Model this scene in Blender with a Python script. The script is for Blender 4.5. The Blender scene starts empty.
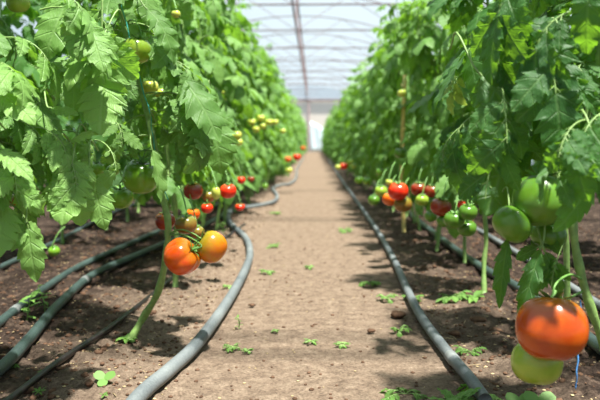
import bpy, math, random
import numpy as np
from mathutils import Vector, Matrix, Euler

C = bpy.context.scene.collection
PI = math.pi
# ------------------------------------------------------------------ camera
H = 0.5; F = 700.0
pitch = math.atan(57 / F); yaw = math.atan((14 / F) / math.sqrt(1 + (57 / F) ** 2))
ROT = Euler((PI / 2 - pitch, 0, yaw), 'XYZ').to_matrix()
cam_d = bpy.data.cameras.new('camera'); cam = bpy.data.objects.new('camera', cam_d); C.objects.link(cam)
cam.location = (0, 0, H); cam.rotation_euler = (PI / 2 - pitch, 0, yaw)
cam_d.sensor_width = 36; cam_d.lens = F / 600 * 36
cam_d.dof.use_dof = True; cam_d.dof.focus_distance = 1.42; cam_d.dof.aperture_fstop = 4.3
cam_d.clip_start = 0.02
bpy.context.scene.camera = cam

def ray(px, py):
    return ROT @ Vector(((px - 300) / F, (200 - py) / F, -1))
def P(px, py, Y):
    d = ray(px, py); k = Y / d.y
    return Vector((d.x * k, Y, H + d.z * k))
def G(px, py, z=0.0):
    d = ray(px, py); k = (z - H) / d.z
    return Vector((d.x * k, d.y * k, z))

# ------------------------------------------------------------------ tags
def tag(o, label=None, cat=None, group=None, kind=None):
    if label: o['label'] = label
    if cat: o['category'] = cat
    if group: o['group'] = group
    if kind: o['kind'] = kind
    return o
def empty(name, loc=(0, 0, 0)):
    o = bpy.data.objects.new(name, None); C.objects.link(o); o.location = loc
    o.empty_display_size = 0.05
    return o

# ------------------------------------------------------------------ node helpers
def new_mat(name):
    m = bpy.data.materials.new(name); m.use_nodes = True
    nt = m.node_tree; nt.nodes.clear()
    return m, nt, nt.nodes.new('ShaderNodeOutputMaterial')
def nd(nt, t, ins=None, **kw):
    n = nt.nodes.new(t)
    for k, v in kw.items(): setattr(n, k, v)
    for k, v in (ins or {}).items():
        if isinstance(v, bpy.types.NodeSocket): nt.links.new(v, n.inputs[k])
        else: n.inputs[k].default_value = v
    return n
def srgb(r, g, b):
    f = lambda c: (c / 255 / 12.92) if c / 255 <= 0.04045 else ((c / 255 + 0.055) / 1.055) ** 2.4
    return (f(r), f(g), f(b), 1)
def ramp(nt, fac, stops):
    n = nt.nodes.new('ShaderNodeValToRGB'); nt.links.new(fac, n.inputs[0])
    e = n.color_ramp.elements
    while len(e) < len(stops): e.new(0.5)
    for el, (p, c) in zip(e, stops): el.position = p; el.color = c
    return n.outputs[0]
def simple(name, col, rough=0.6, bump=0, scale=60, var=0.15, metal=0, spec=0.5):
    m, nt, out = new_mat(name)
    tc = nd(nt, 'ShaderNodeTexCoord')
    no = nd(nt, 'ShaderNodeTexNoise', {'Vector': tc.outputs['Object'], 'Scale': scale, 'Detail': 4})
    c2 = tuple(min(1, x * (1 + var * 2)) for x in col[:3]) + (1,)
    c1 = tuple(x * (1 - var * 2) for x in col[:3]) + (1,)
    cr = ramp(nt, no.outputs[0], [(0.3, c1), (0.7, c2)])
    b = nd(nt, 'ShaderNodeBsdfPrincipled', {'Base Color': cr, 'Roughness': rough, 'Metallic': metal, 'Specular IOR Level': spec})
    if bump:
        bp = nd(nt, 'ShaderNodeBump', {'Height': no.outputs[0], 'Strength': bump, 'Distance': 0.003})
        nt.links.new(bp.outputs[0], b.inputs['Normal'])
    nt.links.new(b.outputs[0], out.inputs[0])
    return m

def leaf_mat(name, dark, light, trans, tw=0.4, rough=0.5):
    m, nt, out = new_mat(name)
    at = nd(nt, 'ShaderNodeAttribute', attribute_name='tint')
    oi = nd(nt, 'ShaderNodeObjectInfo')
    uv = nd(nt, 'ShaderNodeUVMap', uv_map='UVMap')
    sp = nd(nt, 'ShaderNodeSeparateXYZ', {0: uv.outputs[0]})
    au = nd(nt, 'ShaderNodeMath', {0: sp.outputs[0]}, operation='ABSOLUTE')
    # side veins run forward from the midrib
    a1 = nd(nt, 'ShaderNodeMath', {0: au.outputs[0], 1: 0.22}, operation='MULTIPLY')
    a2 = nd(nt, 'ShaderNodeMath', {0: sp.outputs[1], 1: a1.outputs[0]}, operation='SUBTRACT')
    a3 = nd(nt, 'ShaderNodeMath', {0: a2.outputs[0], 1: 8.0}, operation='MULTIPLY')
    a4 = nd(nt, 'ShaderNodeMath', {0: a3.outputs[0], 1: 1.0}, operation='PINGPONG')
    v1 = nd(nt, 'ShaderNodeMapRange', {0: a4.outputs[0], 1: 0.0, 2: 0.16, 3: 1.0, 4: 0.0})
    v2 = nd(nt, 'ShaderNodeMapRange', {0: au.outputs[0], 1: 0.02, 2: 0.09, 3: 1.0, 4: 0.0})
    vein = nd(nt, 'ShaderNodeMath', {0: v1.outputs[0], 1: v2.outputs[0]}, operation='MAXIMUM')
    tc = nd(nt, 'ShaderNodeTexCoord')
    fine = nd(nt, 'ShaderNodeTexVoronoi', {'Vector': uv.outputs[0], 'Scale': 16.0})
    big = nd(nt, 'ShaderNodeTexNoise', {'Vector': tc.outputs['Object'], 'Scale': 14.0, 'Detail': 2})
    f1 = nd(nt, 'ShaderNodeMath', {0: at.outputs['Fac'], 1: 0.75, 2: 0.0}, operation='MULTIPLY_ADD')
    f2 = nd(nt, 'ShaderNodeMath', {0: big.outputs[0], 1: 0.35, 2: f1.outputs[0]}, operation='MULTIPLY_ADD')
    base = nd(nt, 'ShaderNodeMix', {'Factor': f2.outputs[0], 'A': dark, 'B': light}, data_type='RGBA')
    vf = nd(nt, 'ShaderNodeMath', {0: vein.outputs[0], 1: 0.17}, operation='MULTIPLY')
    col = nd(nt, 'ShaderNodeMix', {'Factor': vf.outputs[0], 'A': base.outputs['Result'], 'B': srgb(170, 205, 130)}, data_type='RGBA')
    h1 = nd(nt, 'ShaderNodeMath', {0: fine.outputs[0], 1: 0.6}, operation='MULTIPLY')
    h2 = nd(nt, 'ShaderNodeMath', {0: h1.outputs[0], 1: vein.outputs[0]}, operation='SUBTRACT')
    bp = nd(nt, 'ShaderNodeBump', {'Height': h2.outputs[0], 'Strength': 0.6, 'Distance': 0.002})
    pr = nd(nt, 'ShaderNodeBsdfPrincipled', {'Base Color': col.outputs['Result'], 'Roughness': rough, 'Specular IOR Level': 0.35, 'Normal': bp.outputs[0]})
    tcol = nd(nt, 'ShaderNodeMix', {'Factor': f2.outputs[0], 'A': tuple(x * 0.6 for x in trans[:3]) + (1,), 'B': trans}, data_type='RGBA')
    tr = nd(nt, 'ShaderNodeBsdfTranslucent', {'Color': tcol.outputs['Result'], 'Normal': bp.outputs[0]})
    mx = nd(nt, 'ShaderNodeMixShader', {0: tw, 1: pr.outputs[0], 2: tr.outputs[0]})
    nt.links.new(mx.outputs[0], out.inputs[0])
    return m

M = {}
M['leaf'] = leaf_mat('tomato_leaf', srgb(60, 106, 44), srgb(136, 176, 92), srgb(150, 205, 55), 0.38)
M['leaf_shade'] = leaf_mat('tomato_leaf_shade', srgb(32, 76, 38), srgb(90, 138, 64), srgb(150, 210, 50), 0.44)  # same leaf with shade put into its colour, for right and back plants
M['leaf_yellow'] = leaf_mat('tomato_leaf_yellow', srgb(110, 145, 60), srgb(165, 185, 95), srgb(180, 205, 80), 0.4)
M['weed'] = leaf_mat('weed_leaf', srgb(70, 112, 44), srgb(118, 160, 72), srgb(120, 180, 50), 0.3)
M['stem'] = simple('tomato_stem', srgb(120, 150, 80), 0.55, 0.3, 90, 0.12)
M['old_stem'] = simple('old_stem', srgb(128, 126, 78), 0.7, 0.5, 90, 0.2)
M['calyx'] = simple('calyx_green', srgb(96, 140, 62), 0.5, 0.2, 100, 0.12)
M['twine'] = simple('blue_twine', srgb(70, 130, 190), 0.6, 0.2, 300, 0.1)
M['twine_green'] = simple('turquoise_twine', srgb(60, 170, 160), 0.6, 0.2, 300, 0.1)
M['cane'] = simple('dry_cane', srgb(205, 180, 110), 0.7, 0.4, 40, 0.12)
M['steel'] = simple('rusty_steel', srgb(104, 86, 86), 0.7, 0.2, 8, 0.15)
M['clod'] = simple('soil_clod', srgb(92, 70, 55), 0.95, 0.6, 60, 0.2, spec=0.1)
M['pebble'] = simple('straw_bits', srgb(160, 142, 108), 0.9, 0.3, 30, 0.25, spec=0.1)

def hose_mat(name, c1, c2, rough=0.55, sc=3):
    m, nt, out = new_mat(name)
    tc = nd(nt, 'ShaderNodeTexCoord')
    n1 = nd(nt, 'ShaderNodeTexNoise', {'Vector': tc.outputs['Object'], 'Scale': sc, 'Detail': 5, 'Roughness': 0.65})
    n2 = nd(nt, 'ShaderNodeTexNoise', {'Vector': tc.outputs['Object'], 'Scale': 220, 'Detail': 3})
    mm = nd(nt, 'ShaderNodeMath', {0: n2.outputs[0], 1: 0.3, 2: n1.outputs[0]}, operation='MULTIPLY_ADD')
    col = ramp(nt, mm.outputs[0], [(0.45, c1), (0.85, c2)])
    bp = nd(nt, 'ShaderNodeBump', {'Height': n2.outputs[0], 'Strength': 0.35, 'Distance': 0.002})
    b = nd(nt, 'ShaderNodeBsdfPrincipled', {'Base Color': col, 'Roughness': rough, 'Normal': bp.outputs[0]})
    nt.links.new(b.outputs[0], out.inputs[0]); return m
M['hose_grey'] = hose_mat('dusty_grey_hose', srgb(66, 74, 78), srgb(122, 127, 126))
M['hose_green'] = hose_mat('grey_green_hose', srgb(26, 38, 38), srgb(72, 88, 84), 0.35)
M['hose_black'] = hose_mat('black_drip_pipe', srgb(10, 8, 9), srgb(36, 28, 28), 0.35)
M['fitting'] = simple('pale_fitting', srgb(112, 116, 114), 0.5, 0.2, 50, 0.1)

def tomato_mat(name, body, shoulder, blush, rough=0.22, shp=0.3, amt=1.0):
    """body colour, a shoulder colour near the stalk, blotches of blush"""
    m, nt, out = new_mat(name)
    tc = nd(nt, 'ShaderNodeTexCoord'); sp = nd(nt, 'ShaderNodeSeparateXYZ', {0: tc.outputs['Generated']})
    n1 = nd(nt, 'ShaderNodeTexNoise', {'Vector': tc.outputs['Generated'], 'Scale': 2.2, 'Detail': 3})
    z = nd(nt, 'ShaderNodeMath', {0: n1.outputs[0], 1: 0.5, 2: sp.outputs[2]}, operation='MULTIPLY_ADD')
    f = nd(nt, 'ShaderNodeMapRange', {0: z.outputs[0], 1: 1.25 - shp, 2: 1.3, 3: 0.0, 4: amt})
    g = nd(nt, 'ShaderNodeMapRange', {0: n1.outputs[0], 1: 0.42, 2: 0.62, 3: 0.0, 4: 1.0})
    b0 = nd(nt, 'ShaderNodeMix', {'Factor': g.outputs[0], 'A': body, 'B': blush}, data_type='RGBA')
    b1 = nd(nt, 'ShaderNodeMix', {'Factor': f.outputs[0], 'A': b0.outputs['Result'], 'B': shoulder}, data_type='RGBA')
    sk = nd(nt, 'ShaderNodeTexNoise', {'Vector': tc.outputs['Generated'], 'Scale': 90, 'Detail': 2})
    cc = nd(nt, 'ShaderNodeMix', {'Factor': sk.outputs[0], 'A': (0.85, 0.85, 0.85, 1), 'B': (1.1, 1.1, 1.1, 1)}, data_type='RGBA')
    b2 = nd(nt, 'ShaderNodeMix', {'Factor': 1.0, 'A': b1.outputs['Result'], 'B': cc.outputs['Result']}, data_type='RGBA', blend_type='MULTIPLY')
    p = nd(nt, 'ShaderNodeBsdfPrincipled', {'Base Color': b2.outputs['Result'], 'Roughness': rough, 'Subsurface Weight': 0.12,
        'Subsurface Scale': 0.01, 'Specular IOR Level': 0.45, 'Coat Weight': 0.15, 'Coat Roughness': 0.15})
    nt.links.new(p.outputs[0], out.inputs[0]); return m
TM = {
 'orange': tomato_mat('ripening_orange', srgb(212, 78, 10), srgb(200, 120, 24), srgb(220, 98, 12)),
 'deep':   tomato_mat('ripening_red_orange', srgb(168, 64, 10), srgb(140, 90, 20), srgb(184, 80, 12), shp=0.45),
 'gold':   tomato_mat('golden_yellow', srgb(196, 132, 14), srgb(130, 130, 26), srgb(206, 108, 16), shp=0.45),
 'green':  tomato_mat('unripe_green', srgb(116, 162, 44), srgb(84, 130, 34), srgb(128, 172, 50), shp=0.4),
 'shadegreen': tomato_mat('shaded_green', srgb(88, 130, 34), srgb(64, 104, 26), srgb(98, 140, 40), shp=0.4, rough=0.3),  # the unripe green again, darkened in colour for the shade on the right
 'pale':   tomato_mat('pale_green', srgb(146, 172, 56), srgb(116, 148, 44), srgb(160, 178, 62), shp=0.4),
 'yellow': tomato_mat('pale_yellow', srgb(196, 200, 84), srgb(160, 180, 70), srgb(206, 208, 96), shp=0.4),
 'red':    tomato_mat('ripe_red', srgb(214, 40, 18), srgb(190, 70, 26), srgb(226, 56, 24)),
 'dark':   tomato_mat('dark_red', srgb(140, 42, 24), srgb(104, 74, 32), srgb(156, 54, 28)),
 'brown':  tomato_mat('olive_brown', srgb(138, 100, 40), srgb(104, 112, 40), srgb(160, 100, 40), shp=0.5),
}

# ------------------------------------------------------------------ mesh builder
class MB:
    def __init__(s): s.v = []; s.f = []; s.n = 0; s.t = []; s.uv = []; s.mi = []
    def add(s, v, f, tint=0.5, uv=None, mi=0):
        v = np.asarray(v, float).reshape(-1, 3); f = np.asarray(f, int)
        s.v.append(v); s.f.append((f + s.n))
        s.mi.append(np.full(len(f), mi))
        s.t.append(np.broadcast_to(np.asarray(tint, float), (len(v),)).copy())
        s.uv.append(np.zeros((len(v), 2)) if uv is None else np.asarray(uv, float))
        s.n += len(v)
    def mesh(s, name, mats, smooth=True, origin=None):
        v = np.concatenate(s.v)
        if origin is not None: v = v - np.asarray(origin)
        fs = [x for x in s.f]
        me = bpy.data.meshes.new(name)
        tot = sum(x.size for x in fs); nf = sum(len(x) for x in fs)
        me.vertices.add(len(v)); me.vertices.foreach_set('co', v.ravel())
        loops = np.concatenate([x.ravel() for x in fs])
        sizes = np.concatenate([np.full(len(x), x.shape[1]) for x in fs])
        me.loops.add(tot); me.loops.foreach_set('vertex_index', loops)
        me.polygons.add(nf)
        st = np.zeros(nf, int); st[1:] = np.cumsum(sizes)[:-1]
        me.polygons.foreach_set('loop_start', st); me.polygons.foreach_set('loop_total', sizes)
        me.polygons.foreach_set('material_index', np.concatenate(s.mi))
        me.update(calc_edges=True)
        a = me.attributes.new('tint', 'FLOAT', 'POINT'); a.data.foreach_set('value', np.concatenate(s.t))
        u = me.uv_layers.new(name='UVMap'); u.data.foreach_set('uv', np.concatenate(s.uv)[loops].ravel())
        for m in (mats if isinstance(mats, (list, tuple)) else [mats]): me.materials.append(m)
        if smooth: me.polygons.foreach_set('use_smooth', np.ones(nf, bool))
        me.validate(clean_customdata=False)
        return me
    def obj(s, name, mats, parent=None, smooth=True, origin=None):
        o = bpy.data.objects.new(name, s.mesh(name, mats, smooth, origin)); C.objects.link(o)
        if parent: o.parent = parent
        elif origin is not None: o.location = origin
        return o

def smooth_path(pts, n=8):
    """Catmull-Rom through the points"""
    p = np.array([list(q) for q in pts], float)
    p = np.vstack([2 * p[0] - p[1], p, 2 * p[-1] - p[-2]])
    out = []
    for i in range(1, len(p) - 2):
        for k in range(n):
            t = k / n
            out.append(0.5 * ((2 * p[i]) + (-p[i-1] + p[i+1]) * t + (2*p[i-1] - 5*p[i] + 4*p[i+1] - p[i+2]) * t*t + (-p[i-1] + 3*p[i] - 3*p[i+1] + p[i+2]) * t**3))
    out.append(p[-2]); return np.array(out)

def tube(mb, pts, r, sides=8, mi=0, tint=0.5, cap=True):
    p = np.array([list(q) for q in pts], float); n = len(p)
    r = np.broadcast_to(np.asarray(r, float), (n,))
    t = np.gradient(p, axis=0); t /= np.linalg.norm(t, axis=1)[:, None] + 1e-12
    ref = np.array([0, 0, 1.0]) if abs(t[:, 2]).mean() < 0.8 else np.array([1.0, 0, 0])
    a = np.cross(t, ref); a /= np.linalg.norm(a, axis=1)[:, None] + 1e-12
    b = np.cross(t, a)
    ang = np.linspace(0, 2 * PI, sides, endpoint=False)
    v = p[:, None] + r[:, None, None] * (np.cos(ang)[None, :, None] * a[:, None] + np.sin(ang)[None, :, None] * b[:, None])
    i = np.arange(n - 1)[:, None] * sides; j = np.arange(sides)[None]; j2 = (j + 1) % sides
    f = np.stack([i + j, i + j2, i + sides + j2, i + sides + j], -1).reshape(-1, 4)
    mb.add(v.reshape(-1, 3), f, tint, None, mi)
    if cap:
        base = mb.n - n * sides
        for off in (0, (n - 1) * sides):
            mb.f.append(np.array([[base + off + k for k in range(sides)]])); mb.mi.append(np.array([mi]))

def box(mb, c, s, mi=0, rz=0.0):
    x, y, z = [k / 2 for k in s]
    v = np.array([[a, b, d] for a in (-x, x) for b in (-y, y) for d in (-z, z)])
    ca, sa = math.cos(rz), math.sin(rz)
    v = np.stack([v[:, 0] * ca - v[:, 1] * sa, v[:, 0] * sa + v[:, 1] * ca, v[:, 2]], 1) + np.array(c)
    mb.add(v, [[0,1,3,2],[4,6,7,5],[0,4,5,1],[2,3,7,6],[0,2,6,4],[1,5,7,3]], 0.5, None, mi)

# ------------------------------------------------------------------ leaflets
def leaflet_template(rng, N, cols, teeth, bend, fold, wave, width=0.36, depth=0.30):
    v = np.linspace(0, 1, N + 1)
    prof = np.sin(PI * np.clip(v, 0, 1) ** 0.72) ** 0.85
    prof[0] = 0.06; prof[-1] = 0.0
    j = np.linspace(-1, 1, cols)
    V = []; UV = []
    for i, t in enumerate(v):
        for c in j:
            ph = 0.35 if c > 0 else 0.0
            s = (t * teeth + ph) % 1.0
            e = abs(c)
            dp = depth * (1.15 - 0.85 * t)
            lob = 1 - dp * (1 - s) ** 0.8 * e
            x = c * width * prof[i] * lob
            y = t + 0.055 * s * e * prof[i]
            if t == 0: x = c * 0.02
            z = fold * abs(x) - 0.25 * x * x / width + wave * e * math.sin(t * teeth * 3.9 + (1.3 if c > 0 else 0)) * 0.5
            # bend down along the length
            a = bend
            if a > 1e-3:
                yy = math.sin(a * y) / a; zz = -(1 - math.cos(a * y)) / a
                nz, ny = math.cos(a * y), math.sin(a * y)
                y2 = yy + z * ny; z2 = zz + z * nz
            else: y2, z2 = y, z
            V.append((x, y2, z2)); UV.append((c * prof[i], t))
    i = np.arange(N)[:, None] * cols; k = np.arange(cols - 1)[None]
    f = np.stack([i + k, i + k + 1, i + cols + k + 1, i + cols + k], -1).reshape(-1, 4)
    return np.array(V), f, np.array(UV)
rg = random.Random(5)
LOD = {0: [], 1: [], 2: []}
for k in range(8):
    bend = [0.35, 0.6, 0.9, 1.2, 0.5, 0.8, 1.0, 0.15][k]
    fold = [0.25, 0.1, 0.4, 0.2, 0.5, 0.05, 0.3, 0.15][k]
    wv = [0.035, 0.05, 0.03, 0.05, 0.06, 0.03, 0.05, 0.04][k]
    te = [6, 5, 6, 7, 5, 6, 5, 6][k]; w = [0.32, 0.36, 0.30, 0.33, 0.28, 0.37, 0.31, 0.34][k]
    LOD[0].append(leaflet_template(rg, te * 6, 7, te, bend, fold, wv, w, 0.42))
    LOD[1].append(leaflet_template(rg, te * 2, 3, te, bend, fold, wv, w, 0.42))
    LOD[2].append(leaflet_template(rg, 4, 3, 1, bend, fold, 0.0, w * 0.9, 0.1))

UP = np.array([0, 0, 1.0])
RI = np.array(ROT.inverted())
def pruned(o, f, size):
    """leaves picked off in front of ripening fruit"""
    for q in (o, o + f * size * 0.5, o + f * size * 0.95):
        c = RI @ (q - np.array([0, 0, H])); 
        if c[2] > -0.1: return True
        x = 300 + F * c[0] / -c[2]; y = 200 - F * c[1] / -c[2]
        for (a, b, r, Y) in CLEAR:
            if q[1] < Y and (x - a) ** 2 + (y - b) ** 2 < r * r: return True
    return False
CLEAR = [(141, 177, 20, 1.9), (120, 198, 13, 1.9), (138, 52, 15, 1.8), (150, 88, 8, 1.9), (185, 225, 22, 1.9), (182, 257, 26, 1.9), (211, 247, 22, 1.9), (193, 191, 14, 2.4), (228, 191, 12, 2.6), (238, 206, 10, 3.2),
         (537, 205, 22, 1.25), (512, 226, 22, 1.25), (551, 330, 45, 1.25), (537, 365, 32, 1.25), (454, 220, 16, 2.4), (467, 213, 14, 2.4), (466, 230, 15, 2.4), (441, 207, 12, 2.4), (398, 191, 16, 2.9), (403, 204, 15, 2.9), (424, 190, 12, 2.8),
         (40, 320, 75, 2.2), (-10, 300, 40, 1.8), (100, 290, 60, 2.2), (440, 300, 60, 2.2), (585, 330, 30, 1.3), (480, 330, 40, 2.0), (18, 4, 13, 1.5), (97, 168, 8, 2.0), (17, 201, 9, 1.6), (53, 251, 12, 2.7), (237, 138, 9, 3.5), (262, 123, 8, 4.9), (272, 124, 7, 4.9), (402, 92, 10, 4.0), (402, 152, 8, 3.5)]
def nrm(v): return v / (np.linalg.norm(v) + 1e-12)
class Foliage:
    prune = False
    def __init__(s, lod, seed): s.lod = lod; s.L = []; s.mb = MB(); s.rng = random.Random(seed)
    def leaflet(s, o, f, n, size, tint, tid=None, wscale=1.0, mi=0):
        f = nrm(f); n = nrm(n - np.dot(n, f) * f); sd = np.cross(f, n)
        if s.prune and pruned(np.array(o), f, size): return
        s.L.append((s.rng.randrange(8) if tid is None else tid, o, sd * wscale, f, n, size, tint, mi))
    def compound(s, o, h, length, pitch0, droop, roll=0.0, tint=None, pairs=3, tid=None, tscale=1.0, mi=0):
        r = s.rng
        if tint is None: tint = r.uniform(0.15, 0.95)
        h = nrm(np.array([h[0], h[1], 0.0])); l0 = np.cross(h, UP)
        K = 10; pts = [np.array(o, float)]; tg = []
        wob = r.uniform(-0.25, 0.25)
        for k in range(K):
            a = pitch0 - droop * (k / K) ** 1.2
            hh = nrm(h + l0 * wob * k / K)
            t = math.cos(a) * hh + math.sin(a) * UP
            tg.append(t); pts.append(pts[-1] + t * length * 0.62 / K)
        tg.append(tg[-1])
        n0 = len(s.L); stubs = []
        def frame(u):
            x = u * K; i = min(int(x), K - 1); fr = x - i
            p = pts[i] * (1 - fr) + pts[i + 1] * fr; t = nrm(tg[i])
            l = nrm(np.cross(t, UP) if abs(t[2]) < 0.97 else l0)
            n = np.cross(l, t)
            l2 = math.cos(roll) * l + math.sin(roll) * n; n2 = math.cos(roll) * n - math.sin(roll) * l
            return p, t, l2, n2
        p, t, l, n = frame(1.0)
        s.leaflet(p, t + l * r.uniform(-.12, .12), n + l * r.uniform(-.25, .25), length * 0.46 * tscale, tint + r.uniform(-.08, .08), tid, 1.15, mi)
        specs = [(0.93, 0.36), (0.70, 0.36), (0.45, 0.28)][:pairs]
        if s.lod < 2: specs += [(0.82, 0.10), (0.57, 0.09)]
        for u, sz in specs:
            for sg in (-1, 1):
                if r.random() < 0.06: continue
                p, t, l, n = frame(min(1, max(0.1, u + r.uniform(-.03, .03))))
                be = r.uniform(0.75, 1.15)
                d = math.cos(be) * t + sg * math.sin(be) * l
                d = nrm(d - UP * r.uniform(0.0, 0.55) - n * 0.1)
                nn = n + 0.25 * sg * l * r.uniform(-1, 1) + np.array([r.uniform(-.15, .15) for _ in range(3)])
                q = p + d * length * 0.03
                n1 = len(s.L)
                s.leaflet(q, d, nn, length * sz * r.uniform(0.85, 1.15), tint + r.uniform(-.12, .12), None, r.uniform(0.85, 1.1), mi)
                if s.lod == 0 and len(s.L) > n1: stubs.append([p, q + d * 0.004])
        if len(s.L) - n0 < (4 if s.prune else 1): del s.L[n0:]; return      # a leaf picked nearly bare is taken off whole
        for st in stubs: tube(s.mb, st, 0.0011, 4, 1, 0.6, cap=False)
        if s.lod < 2:
            tube(s.mb, pts, np.linspace(0.0028, 0.0013, K + 1) * (length / 0.28), 5 if s.lod == 0 else 3, 1, 0.6, cap=False)
    def build(s, name, mats, parent, origin):
        T = LOD[s.lod]
        for tid in range(8):
            for mi in sorted(set(x[7] for x in s.L)):
                L = [x for x in s.L if x[0] == tid and x[7] == mi]
                if not L: continue
                v, f, uv = T[tid]; nL = len(L)
                O = np.array([x[1] for x in L]); S = np.array([x[2] for x in L]); Fw = np.array([x[3] for x in L]); Nn = np.array([x[4] for x in L])
                sz = np.array([x[5] for x in L])[:, None, None]; ti = np.array([x[6] for x in L])
                W = O[:, None] + sz * (v[None, :, 0, None] * S[:, None] + v[None, :, 1, None] * Fw[:, None] + v[None, :, 2, None] * Nn[:, None])
                ff = (f[None] + (np.arange(nL) * len(v))[:, None, None]).reshape(-1, 4)
                s.mb.add(W.reshape(-1, 3), ff, np.repeat(ti, len(v)), np.tile(uv, (nL, 1)), mi)
        return s.mb.obj(name, mats, parent, origin=origin)

# ------------------------------------------------------------------ tomato plants
def stem_curve(base, height, rng, lean=0.04):
    pts = []; x, y = base[0], base[1]
    for k in range(8):
        z = height * k / 7
        pts.append((x + rng.uniform(-lean, lean) * (k > 0), y + rng.uniform(-lean, lean) * (k > 0), z))
    return smooth_path(pts, 5)

def fill_leaves(fo, path, z0, count, rng, lmin, lmax, bias=None, biasw=0.0, ztop=None, mi=0, tintf=None):
    zt = path[-1][2] if ztop is None else ztop
    az = rng.uniform(0, 6.28)
    for i in range(count):
        u = (i + rng.uniform(-.3, .3)) / count
        z = z0 + (zt - z0) * max(0, u)
        k = np.argmin(abs(path[:, 2] - z)); o = path[k].copy()
        az += 2.4 + rng.uniform(-.4, .4)
        h = np.array([math.cos(az), math.sin(az), 0])
        if bias is not None: h = nrm(h + np.array(bias) * biasw)
        top = max(0, u - 0.7) / 0.3
        if fo.lod and u > 0.76 and rng.random() < 0.42: continue
        ln = rng.uniform(lmin, lmax) * (1 - 0.5 * top)
        p0 = rng.uniform(-0.1, 0.55) + 0.5 * top
        dr = rng.uniform(0.9, 1.9) - 0.5 * top
        ti = rng.uniform(0.1, 0.8) * (0.6 + 0.4 * u) + 0.25 * u
        fo.compound(o, h, ln, p0, dr, rng.uniform(-.4, .4), ti, mi=mi)

PLANT = "tomato plant"
def make_plant(seed, lod, height, z0, count, lmin=0.19, lmax=0.29, mats=None):
    """a plant whose foot stands at the object's origin"""
    rng = random.Random(seed)
    root = empty('tomato_plant')
    path = stem_curve((0, 0), height, rng)
    mb = MB(); tube(mb, path, np.linspace(0.0085, 0.004, len(path)), 8 if lod < 2 else 5)
    mb.obj('stem', M['stem'], root)
    fo = Foliage(lod, seed)
    fill_leaves(fo, path, z0, count, rng, lmin, lmax)
    # side shoots
    for k in range(4 if lod < 2 else 2):
        i = int(len(path) * rng.uniform(0.4, 0.85)); o = path[i]; a = rng.uniform(0, 6.28)
        e = o + np.array([math.cos(a) * 0.12, math.sin(a) * 0.12, rng.uniform(0.2, 0.35)])
        sp = smooth_path([o, (o + e) / 2 + np.array([math.cos(a), math.sin(a), 0]) * 0.04, e], 4)
        tube(fo.mb, sp, np.linspace(0.004, 0.002, len(sp)), 5, 1, cap=False)
        fill_leaves(fo, sp, o[2] + 0.05, 6, rng, lmin * 0.6, lmax * 0.7)
    fo.build('foliage', mats or [M['leaf'], M['stem']], root, (0, 0, 0))
    return root

def copy_plant(src, loc, rz, sc=1.0):
    c = src.copy(); C.objects.link(c); c.location = loc; c.rotation_euler = (0, 0, rz); c.scale = (sc, sc, sc)
    for ch in src.children:
        d = ch.copy(); C.objects.link(d); d.parent = c
    return c

mid = [make_plant(100 + k, 1, [1.5, 1.6, 1.4, 1.55, 1.5][k], 0.30, 44) for k in range(5)]
far = [make_plant(200 + k, 2, [1.5, 1.6, 1.42, 1.55][k], 0.24, 46, 0.22, 0.34) for k in range(4)]
midD = [make_plant(300 + k, 1, [1.5, 1.6, 1.4][k], 0.30, 40, mats=[M['leaf_shade'], M['stem']]) for k in range(3)]
farD = [make_plant(400 + k, 2, [1.5, 1.6, 1.42][k], 0.24, 46, 0.22, 0.34, mats=[M['leaf_shade'], M['stem']]) for k in range(3)]
used = set()
def place(pool, x, y, rng, label, group, sc=None):
    src = rng.choice(pool); sc = sc or rng.uniform(0.92, 1.06); rz = rng.uniform(0, 6.28)
    if src.name in used: o = copy_plant(src, (x, y, 0), rz, sc)
    else:
        used.add(src.name); o = src; o.location = (x, y, 0); o.rotation_euler = (0, 0, rz); o.scale = (sc,) * 3
    tag(o, label, PLANT, group)
    return o
rng = random.Random(11)
def row(x, y0, y1, step, sd, pm, pf, label, group, jx=0.04, swap=8.0, scr=(0.92, 1.06)):
    y = y0
    while y < y1:
        k = step * (1 if y < 9 else 1.35)
        place(pm if y < swap else pf, x + rng.uniform(-jx, jx), y, rng, label, group, rng.uniform(*scr))
        y += k * rng.uniform(0.9, 1.1)
row(-0.56, 2.75, 37.5, 0.36, 1, mid, far, 'bushy green tomato plant farther down the left row beside the grey hose', 'tomato plants farther down the left row')
row(0.60, 2.85, 37.5, 0.36, 2, mid, far, 'bushy green tomato plant farther down the right row beside the path hose', 'tomato plants farther down the right row', scr=(0.84, 0.97))
row(-1.22, 1.9, 13, 0.5, 3, midD, farD, 'tomato plant in the second row behind the left row', 'tomato plants of the second row on the left', swap=5)
row(1.32, 2.2, 13, 0.5, 4, midD, farD, 'tomato plant in the second row behind the right row', 'tomato plants of the second row on the right', swap=4.5)
row(-2.6, 4.6, 14, 0.7, 5, farD, farD, 'tomato plant in the third row, glimpsed through the left foliage', 'tomato plants of the third row on the left')
row(2.75, 4.8, 14, 0.7, 6, farD, farD, 'tomato plant in the third row, glimpsed through the right foliage', 'tomato plants of the third row on the right')

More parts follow.
